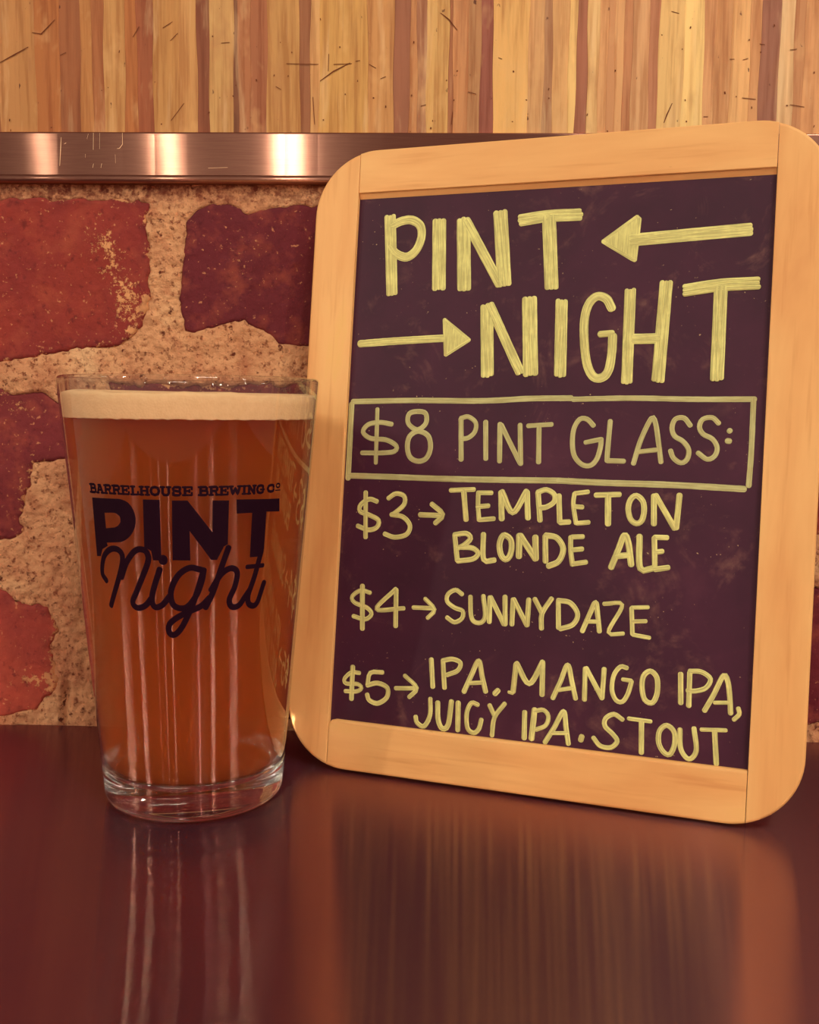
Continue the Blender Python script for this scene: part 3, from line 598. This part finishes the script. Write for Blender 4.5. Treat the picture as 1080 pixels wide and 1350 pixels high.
# ---------------------------------------------------------------- stroke geometry
def smooth_path(P, closed=False, step=.9):
    P = [Vector(p) for p in P]; out = []; n = len(P)
    if (P[0]-P[-1]).length < .01: closed = True; P = P[:-1]; n -= 1
    rngi = range(n if closed else n-1)
    for i in rngi:
        p1, p2 = P[i], P[(i+1) % n]
        p0 = P[(i-1) % n] if (closed or i > 0) else p1*2-p2
        p3 = P[(i+2) % n] if (closed or i < n-2) else p2*2-p1
        k = max(3, int((p2-p1).length/step))
        for j in range(k):
            t = j/k; out.append(.5*((2*p1)+(p2-p0)*t+(2*p0-5*p1+4*p2-p3)*t*t+(3*p1-p0-3*p2+p3)*t**3))
    out.append(out[0].copy() if closed else P[-1]); return out, closed
def ribbon(b, P, w, h, place, uvl=None, closed=False, jit=0.0):
    """stroke of width w along 2D path P, raised to h; place maps (x, y, height) to 3D"""
    n = len(P); rings = []; s = 0; caps = 5
    nb = 4
    def ring(p, nx, ny, ww, s):
        a = [place(p.x+nx*ww*(2*q/nb-1)/2, p.y+ny*ww*(2*q/nb-1)/2, h if 0 < q < nb else h*.45) for q in range(nb+1)]
        return [b.verts.new(v) for v in a], s
    T = []
    for i in range(n):
        if closed: a, c = P[(i-1) % (n-1)], P[(i+1) % (n-1)]
        else: a, c = P[max(0, i-1)], P[min(n-1, i+1)]
        d = (c-a); d = d/(d.length or 1); T.append(d)
    seq = []
    if not closed:
        for k in range(1, caps): 
            an = math.pi/2*k/caps; seq.append((P[0]-T[0]*w/2*math.cos(an)*.9, T[0], w*math.sin(an)))
    for i in range(n): seq.append((P[i], T[i], w*(1+random.uniform(-jit, jit))))
    if not closed:
        for k in range(caps-1, 0, -1):
            an = math.pi/2*k/caps; seq.append((P[-1]+T[-1]*w/2*math.cos(an)*.9, T[-1], w*math.sin(an)))
    off = random.uniform(0, 300); pp = None
    for p, d, ww in seq:
        if pp is not None: s += (p-pp).length
        pp = p; rings.append(ring(p, -d.y, d.x, ww, s+off))
    for (r0, s0), (r1, s1) in zip(rings, rings[1:]):
        for q in range(nb):
            try: f = b.faces.new((r0[q], r1[q], r1[q+1], r0[q+1]))
            except ValueError: continue
            if uvl:
                for l, (ss, qq) in zip(f.loops, ((s0, q), (s1, q), (s1, q+1), (s0, q+1))): l[uvl].uv = (ss, qq/nb*w+off)
def subdiv(P, step=2.0):
    out = [P[0]]
    for a, c in zip(P, P[1:]):
        k = max(1, int((c-a).length/step))
        for j in range(1, k+1): out.append(a.lerp(c, j/k))
    return out

# ---------------------------------------------------------------- chalkboard
BW, BH, T_ = 189.2, 239.1, 10.0
board = empty('chalkboard', (-.061045, -.042709, .0013))
U = Vector((.95282787, -.30351121, 0)); Vv = Vector((.03976985, .12485149, .99137806)); Nn = Vector((-.30089435, -.94461265, .13103257))
board.matrix_world = Matrix(((U.x, -Nn.x, Vv.x, -.061045), (U.y, -Nn.y, Vv.y, -.042709), (U.z, -Nn.z, Vv.z, .0013), (0, 0, 0, 1)))
tag(board, 'wood-framed chalkboard listing pint night beer prices, leaning on the brick wall', 'chalkboard')
# board space: x right, y away from the viewer, z up (mm); front face at y=0
def outline_piece(poly, name, y0=0.0, y1=T_, bev=1.1, rot=False):
    b = bmesh.new(); vs = [b.verts.new((x*MM, y0*MM, z*MM)) for x, z in poly]; f = b.faces.new(vs)
    r = bmesh.ops.extrude_face_region(b, geom=[f]); 
    for v in [g for g in r['geom'] if isinstance(g, bmesh.types.BMVert)]: v.co.y = y1*MM
    bmesh.ops.recalc_face_normals(b, faces=b.faces[:])
    return b
def arc(cx, cz, r, a0, a1, n=14): return [(cx+r*math.cos(math.radians(a0+(a1-a0)*i/n)), cz+r*math.sin(math.radians(a0+(a1-a0)*i/n))) for i in range(n+1)]
REC = 2.0; RC = 25.0; LI, RI = 18.0, BW-17.9; BI, TI = 18.8, BH-16.5
def bevel_edges(b, cond, off, seg=3):
    es = [e for e in b.edges if cond(e)]; bmesh.ops.bevel(b, geom=es, offset=off*MM, segments=seg, profile=.5, affect='EDGES')
def front(e): return all(abs(v.co.y) < 1e-6 for v in e.verts)
# stiles (left, right) run the full height; the corner sweep is cut into them
g = .10
sl = [(LI-g, TI), (LI-g, BH-.6)]
import bisect
def corner_z(x, top):      # outer outline height at x (left corner)
    if x >= RC: return BH if top else 0
    h = math.sqrt(max(0, RC*RC-(RC-x)**2)); return BH-RC+h if top else RC-h
left_poly = [(LI-g, corner_z(LI-g, False))]
aL = math.degrees(math.acos((RC-(LI-g))/RC))
left_poly += arc(RC, RC, RC, 180+aL, 180)[1:] + arc(RC, BH-RC, RC, 180, 180-aL)
left_poly = left_poly[::-1]
rx = RI+g; dR = BW-RC; aR = math.degrees(math.acos((rx-dR)/RC))
right_poly = arc(dR, RC, RC, -aR, 0)+arc(dR, BH-RC, RC, 0, aR)
# rails between the stiles, keeping the last bit of the corner sweep
top_poly = [(LI+g, TI), (RI-g, TI), (RI-g, corner_z(BW-(RI-g), True))]+[(BW-x, corner_z(x, True)) for x in (21, 23, 25)]+[(x, corner_z(x, True)) for x in (25, 23, 21)]+[(LI+g, corner_z(LI+g, True))]
bot_poly = [(LI+g, BI-1.4), (LI+g, corner_z(LI+g, False))]+[(x, corner_z(x, False)) for x in (21, 23, 25)]+[(BW-x, corner_z(x, False)) for x in (25, 23, 21)]+[(RI-g, corner_z(BW-(RI-g), False)), (RI-g, BI), (LI+2.6, BI), (LI+.9, BI-.5)]
def seam_edge(e, xs): return all(abs(v.co.x/MM-x) < .15 for v in e.verts for x in [min(xs, key=lambda q: abs(q-v.co.x/MM))])
for poly, nm, xs in ((left_poly, 'frame_stile', [LI-g]), (right_poly, 'frame_stile', [rx]), (top_poly, 'frame_rail', [LI+g, RI-g]), (bot_poly, 'frame_rail', [LI+g, RI-g])):
    b = outline_piece(poly, nm)
    if poly is top_poly: CH = True
    else: CH = False
    bevel_edges(b, lambda e: front(e) and not seam_edge(e, xs), .5 if CH else 1.1)
    bevel_edges(b, lambda e: front(e) and seam_edge(e, xs), .22, 1)
    if CH:          # sloping inner edge of the top rail
        q = [[b.verts.new((x*MM, y*MM, z*MM)) for y, z in ((.5, TI+.4), (REC+.6, BH-19.3), (REC+.6, TI+.4))] for x in (LI+g, RI-g)]
        for i in range(3): b.faces.new((q[0][i], q[1][i], q[1][(i+1) % 3], q[0][(i+1) % 3]))
        b.faces.new(q[0]); b.faces.new(q[1][::-1]); bmesh.ops.recalc_face_normals(b, faces=b.faces[:])
    if nm == 'frame_rail':       # grain must run along the rail: local z along its length
        M = Matrix(((0, 0, 1, 0), (0, 1, 0, 0), (1, 0, 0, 0), (0, 0, 0, 1)))
        b.transform(M); bmesh.ops.reverse_faces(b, faces=b.faces[:])
        o = obj(nm, b, PINE, board); o.matrix_local = M
    else: o = obj(nm, b, PINE, board)
# slate with slightly ragged painted edge
slate = obj('slate_panel', box((LI-2)*MM, (RI+2)*MM, REC*MM, 7*MM, (BI-2)*MM, (TI+2)*MM), SLATE, board)
def on_slate(x, z, h): return ((x)*MM, (REC-h)*MM, (z)*MM)
# tracing plane of the strokes is the panel face
names = dict(heading='heading_lettering', arrow='chalk_arrow', border='lettering_border', box_line='price_lettering', three_line='price_lettering', four_line='price_lettering', five_line='price_lettering')
for nm, bright, strokes in CHALK:
    groups = [strokes] if nm != 'arrow' else [strokes[:2], strokes[2:]]
    for st in groups:
        b = bmesh.new(); uvl = b.loops.layers.uv.new('UVMap'); h = .10
        for kind, w, P in st:
            P = [Vector(p) for p in P]; h += .0035
            if kind == 'f':
                c = sum(P, Vector((0, 0)))/len(P)
                vs = [b.verts.new(on_slate(p.x, p.y, h)) for p in P]; f = b.faces.new(vs)
                for l, p in zip(f.loops, P): l[uvl].uv = (p.y*1.0, p.x*2.2)
                Q = P+[P[0]]
                for i in range(len(P)): h += .0035; ribbon(b, subdiv([Q[i], Q[i+1]]), 1.5, h, on_slate, uvl)
            elif kind == 'c':
                Q, cl = smooth_path(P, step=.7); ribbon(b, Q, w, h, on_slate, uvl, closed=cl, jit=.02)
            else:
                d0 = (P[1]-P[0]).normalized(); d1 = (P[-1]-P[-2]).normalized()
                if len(P) > 2:
                    Q, _ = smooth_path(P, step=1.5)
                    if w > 3.6:
                        ww = w/3*1.22
                        for q in range(3):
                            h += .006; o_ = Vector((-d0.y, d0.x))*((q-1)*(w-ww)/2); R_ = [p+o_ for p in Q]
                            R_[0] = R_[0]-d0*(w*.25+random.uniform(-.3, .3)); R_[-1] = R_[-1]+d1*(w*.25+random.uniform(-.3, .3)); ribbon(b, R_, ww, h, on_slate, uvl, jit=.03)
                    else: ribbon(b, Q, w, h, on_slate, uvl, jit=.03)
                elif len(P) == 2 and w > 3.6 and nm in ('heading', 'arrow'):      # broad letters are drawn with several strokes side by side
                    nrm = Vector((-d0.y, d0.x)); nn = 3 if w > 4 else 2; ww = w/nn*1.22
                    for q in range(nn):
                        o_ = nrm*((q-(nn-1)/2)*(w-ww)/(nn-1)); h += .006; e0, e1 = random.uniform(-.25, .35), random.uniform(-.25, .35)
                        ribbon(b, subdiv([P[0]+o_+d0*(ww*.2-w*.25+e0), P[1]+o_-d0*(ww*.2-w*.25+e1)]), ww, h, on_slate, uvl, jit=.03)
                else:
                    s = min(w*.35, (P[1]-P[0]).length*.3); ribbon(b, subdiv([P[0]+d0*s*.4, P[1]-d0*s*.4]), w, h, on_slate, uvl, jit=.03)
        bmesh.ops.recalc_face_normals(b, faces=b.faces[:])
        o = obj(names[nm], b, CHALK_M, slate); o.color = rgb(242, 236, 150) if bright else rgb(206, 202, 142)

# ---------------------------------------------------------------- pint glass
GXc, GYc = -.0887, -.0721
RB, RT, GH = 31.13, 44.59, 149.0
def Rz(z): return RB+(RT-RB)*z/GH
def lathe(prof, n=128, closed=True, cap=False):
    b = bmesh.new(); R = []
    for r, z in prof:
        if r < 1e-6: R.append([b.verts.new((0, 0, z*MM))]); continue
        R.append([b.verts.new((r*MM*math.cos(2*math.pi*i/n), r*MM*math.sin(2*math.pi*i/n), z*MM)) for i in range(n)])
    m = len(R)
    for q in range(m if closed else m-1):
        A, B = R[q], R[(q+1) % m]
        if len(A) == 1 and len(B) == 1: continue
        for i in range(n):
            j = (i+1) % n
            vs = [A[0], B[i], B[j]] if len(A) == 1 else ([A[i], B[0], A[j]] if len(B) == 1 else [A[i], B[i], B[j], A[j]])
            b.faces.new(vs)
    bmesh.ops.recalc_face_normals(b, faces=b.faces[:]); return b
glass = tag(empty('pint_glass', (GXc, GYc, 0)), 'straight-sided pint glass with dark pint night print, full of beer', 'glass')
gw = lathe([(Rz(z), z) for z in np.linspace(14.6, 134.9, 24)], closed=False); gw.faces.ensure_lookup_table()
gw.normal_update(); f0 = gw.faces[0]; c0 = f0.calc_center_median()
if f0.normal.x*c0.x+f0.normal.y*c0.y < 0: bmesh.ops.reverse_faces(gw, faces=gw.faces[:])
obj('glass_wall', gw, THIN, glass, True)
rim = [(Rz(135), 135), (Rz(143), 143), (Rz(146.8), 146.8)]+[(Rz(147.6)-1.3+1.3*math.cos(a), 147.6+1.4*math.sin(a)) for a in np.linspace(.15, math.pi, 10)]+[(Rz(145.5)-2.6, 145.5), (Rz(143)-2.6, 143.2)]
gr = lathe(rim, closed=False); gr.faces.ensure_lookup_table(); gr.normal_update(); f0 = gr.faces[0]; c0 = f0.calc_center_median()
if f0.normal.x*c0.x+f0.normal.y*c0.y < 0: bmesh.ops.reverse_faces(gr, faces=gr.faces[:])
obj('glass_rim', gr, m_thin_glass('glass_lip', 1.5), glass, True)
bs = [(0, 1.2), (20, 1.0), (24, .3), (26.5, .05)]+[(Rz(4)-4.6+4.6*math.sin(a), 4.4-4.35*math.cos(a)) for a in np.linspace(.15, 1.5, 9)]+[(Rz(z), z) for z in (6, 9, 12, 14)]+[(Rz(14.4)-.3, 14.4), (Rz(14.4)-2.2, 14.3), (Rz(13.6)-3.6, 13.2), (Rz(12)-6, 12.2), (15, 11.7), (0, 11.6)]
obj('glass_base', lathe(bs, closed=False), GLASS, glass, True)

beer = tag(empty('beer', (GXc, GYc, .0)), 'amber beer with a cream foam head inside the pint glass', 'beer')
bt = 135.3
bp = [(0, 11.9), (15, 12.0), (Rz(12)-6, 12.5), (Rz(13.6)-3.5, 13.5), (Rz(15)-1.9, 15.0), (Rz(17)-1.0, 17)]+[(Rz(z)-.9, z) for z in np.linspace(20, bt, 18)]+[(0, bt)]
obj('beer_body', lathe(bp, closed=False), BEER, beer, True)
# foam: slightly bumpy lower and upper edge
def foam_mesh():
    b = bmesh.new(); n = 160; rows = []
    for q, (z, dr) in enumerate([(bt+.02, -.85), (bt+.3, -.8), (138, -.8), (140, -.8), (142.4, -.8), (143.1, -1.2), (143.6, -3.9)]):
        ring = []
        for i in range(n):
            a = 2*math.pi*i/n; dz = 0
            if q in (0, 1): dz = -.35*abs(math.sin(a*23+1)*math.sin(a*41))-.15*random.random()
            if q in (5, 6): dz = .25*math.sin(a*5+1)+.2*math.sin(a*17)+.1*random.random()-0.35*math.cos(a)
            r = Rz(z)+dr; ring.append(b.verts.new((r*MM*math.cos(a), r*MM*math.sin(a), (z+dz)*MM)))
        rows.append(ring)
    c0 = b.verts.new((0, 0, (bt+.02)*MM)); c1 = b.verts.new((0, 0, 144.1*MM))
    for A, B in zip(rows, rows[1:]):
        for i in range(n): b.faces.new((A[i], A[(i+1) % n], B[(i+1) % n], B[i]))
    for i in range(n): b.faces.new((c0, rows[0][(i+1) % n], rows[0][i])); b.faces.new((c1, rows[-1][i], rows[-1][(i+1) % n]))
    bmesh.ops.recalc_face_normals(b, faces=b.faces[:]); return b
obj('foam_head', foam_mesh(), FOAM, beer, True)

# print on the glass: (angle in degrees to the right of the front, height mm)
def on_glass(a, z, h):
    r = (Rz(z)+.05+h)*MM; t = math.radians(a); return (r*math.sin(t), -r*math.cos(t), z*MM)
KD = math.degrees(1)/41.0          # mm on the surface -> degrees
def on_glass_mm(x, z, h): return on_glass(x*KD, z, h)
def mmv(P): return [Vector((a/KD, z)) for a, z in P]
from mathutils.geometry import tessellate_polygon
import mathutils
def filled(poly, hole=None):
    b = bmesh.new(); loops = [[Vector((p.x, p.y, 0)) for p in poly]]
    if hole: loops.append([Vector((p.x, p.y, 0)) for p in hole])
    allp = [p for l in loops for p in l]
    for l in loops:
        vs = [b.verts.new(p) for p in l]
        for i in range(len(vs)): b.edges.new((vs[i], vs[(i+1) % len(vs)]))
    bmesh.ops.triangle_fill(b, edges=b.edges[:], use_beauty=True)
    for _ in range(3): 
        es = [e for e in b.edges if e.calc_length() > 1.6]
        if es: bmesh.ops.subdivide_edges(b, edges=es, cuts=1, use_grid_fill=False)
        bmesh.ops.triangulate(b, faces=b.faces[:])
    for v in b.verts: v.co = Vector(on_glass_mm(v.co.x, v.co.y, 0))
    return b
for i, P in enumerate(GLASS_BLOCKS):
    Q = mmv(P)
    hole = mmv(GLASS_HOLE) if i == 0 else None
    if i == 0:
        Q = Q
    obj('block_letter', filled(Q, hole), INK, glass)
b = bmesh.new(); h = .012
for kind, w, P in GLASS_SCRIPT:
    h += .002; Q = mmv(P)
    if kind == 'c': Q, cl = smooth_path(Q, step=.5)
    else: Q = subdiv(Q, .5); cl = False
    ribbon(b, Q, w*1.12, h, on_glass_mm, None, closed=cl)
obj('script_lettering', b, INK, glass)
# slab-serif line: glyph strokes on a 1 x 1 box, (x, y) with y up
GL = {'B': ['0.05,0 .05,0', 'v .2', 'bowl'], }
def glyph(ch):
    V_ = lambda x: [(x, 0), (x, 1)]
    H_ = lambda x0, x1, y: [(x0, y), (x1, y)]
    s = []
    S = .16
    if ch == 'B': s = [V_(.25), [(.25, 1), (.7, 1), (.82, .88), (.82, .66), (.7, .54), (.25, .54)], [(.7, .54), (.88, .42), (.88, .12), (.72, 0), (.25, 0)], H_(.05, .3, 0), H_(.05, .3, 1)]
    if ch == 'A': s = [[(.2, 0), (.45, 1), (.55, 1), (.82, 0)], H_(.3, .7, .35), H_(.02, .34, 0), H_(.66, .98, 0), H_(.3, .6, 1)]
    if ch == 'R': s = [V_(.25), [(.25, 1), (.7, 1), (.82, .88), (.82, .64), (.7, .5), (.25, .5)], [(.62, .5), (.82, 0)], H_(.05, .42, 0), H_(.05, .3, 1), H_(.7, .98, 0)]
    if ch == 'E': s = [V_(.25), H_(.05, .85, 0), H_(.05, .85, 1), H_(.25, .65, .52), [(.86, 0), (.86, .3)], [(.86, 1), (.86, .72)], [(.65, .38), (.65, .66)]]
    if ch == 'L': s = [V_(.3), H_(.08, .52, 1), H_(.08, .85, 0), [(.86, 0), (.86, .35)]]
    if ch == 'H': s = [V_(.22), V_(.78), H_(.22, .78, .5), H_(.04, .4, 0), H_(.04, .4, 1), H_(.6, .96, 0), H_(.6, .96, 1)]
    if ch == 'O': s = [[(.5, 1), (.22, .88), (.12, .5), (.22, .12), (.5, 0), (.78, .12), (.88, .5), (.78, .88), (.5, 1)]]
    if ch == 'U': s = [[(.22, 1), (.22, .25), (.35, 0), (.65, 0), (.78, .25), (.78, 1)], H_(.04, .4, 1), H_(.6, .96, 1)]
    if ch == 'S': s = [[(.8, .7), (.8, 1), (.3, 1), (.18, .82), (.22, .6), (.78, .42), (.84, .2), (.7, 0), (.2, 0), (.2, .3)]]
    if ch == 'W': s = [[(.12, 1), (.3, 0), (.5, .8), (.7, 0), (.88, 1)], H_(.0, .3, 1), H_(.7, 1, 1)]
    if ch == 'I': s = [V_(.5), H_(.2, .8, 0), H_(.2, .8, 1)]
    if ch == 'N': s = [V_(.22), V_(.8), [(.22, 1), (.8, 0)], H_(.04, .38, 0), H_(.04, .26, 1), H_(.64, .98, 1)]
    if ch == 'G': s = [[(.82, .7), (.8, .9), (.55, 1), (.25, .9), (.12, .5), (.25, .1), (.55, 0), (.82, .12), (.82, .45)], H_(.55, .96, .45)]
    if ch == 'C': s = [[(.85, .68), (.82, .95), (.55, 1), (.25, .9), (.12, .5), (.25, .1), (.55, 0), (.82, .08), (.86, .3)]]
    return s
b = bmesh.new(); h = .012
def word(txt, a0, a1, z0, z1, wmul=1.0):
    global h
    W_ = {'I': .62, 'W': 1.25, 'L': .92}; tot = sum(W_.get(c, 1) for c in txt); x = a0/KD; k = (a1-a0)/KD/tot
    for c in txt:
        w = W_.get(c, 1)*k
        for s in glyph(c):
            vert = abs(s[0][0]-s[-1][0]) < .05 and len(s) == 2
            h += .001; P = [Vector((x+px*w, z0+(z1-z0)*py)) for px, py in s]
            ribbon(b, subdiv(P, .4), (.88 if (len(s) != 2 or abs(s[0][1]-s[1][1]) > .5) else .66)*wmul, h, on_glass_mm)
        x += w
word('BARRELHOUSE', -36.6, 14.6, 111.7, 114.2); word('BREWING', 16.6, 47.6, 111.7, 114.2); word('C', 48.9, 53.6, 111.9, 114.1)
word('O', 54.2, 57.2, 113.1, 114.4, .6)
h += .002; ribbon(b, subdiv([Vector((54.2/KD, 112.2)), Vector((57.2/KD, 112.2))], .3), .35, h, on_glass_mm)
obj('slab_lettering', b, INK, glass)
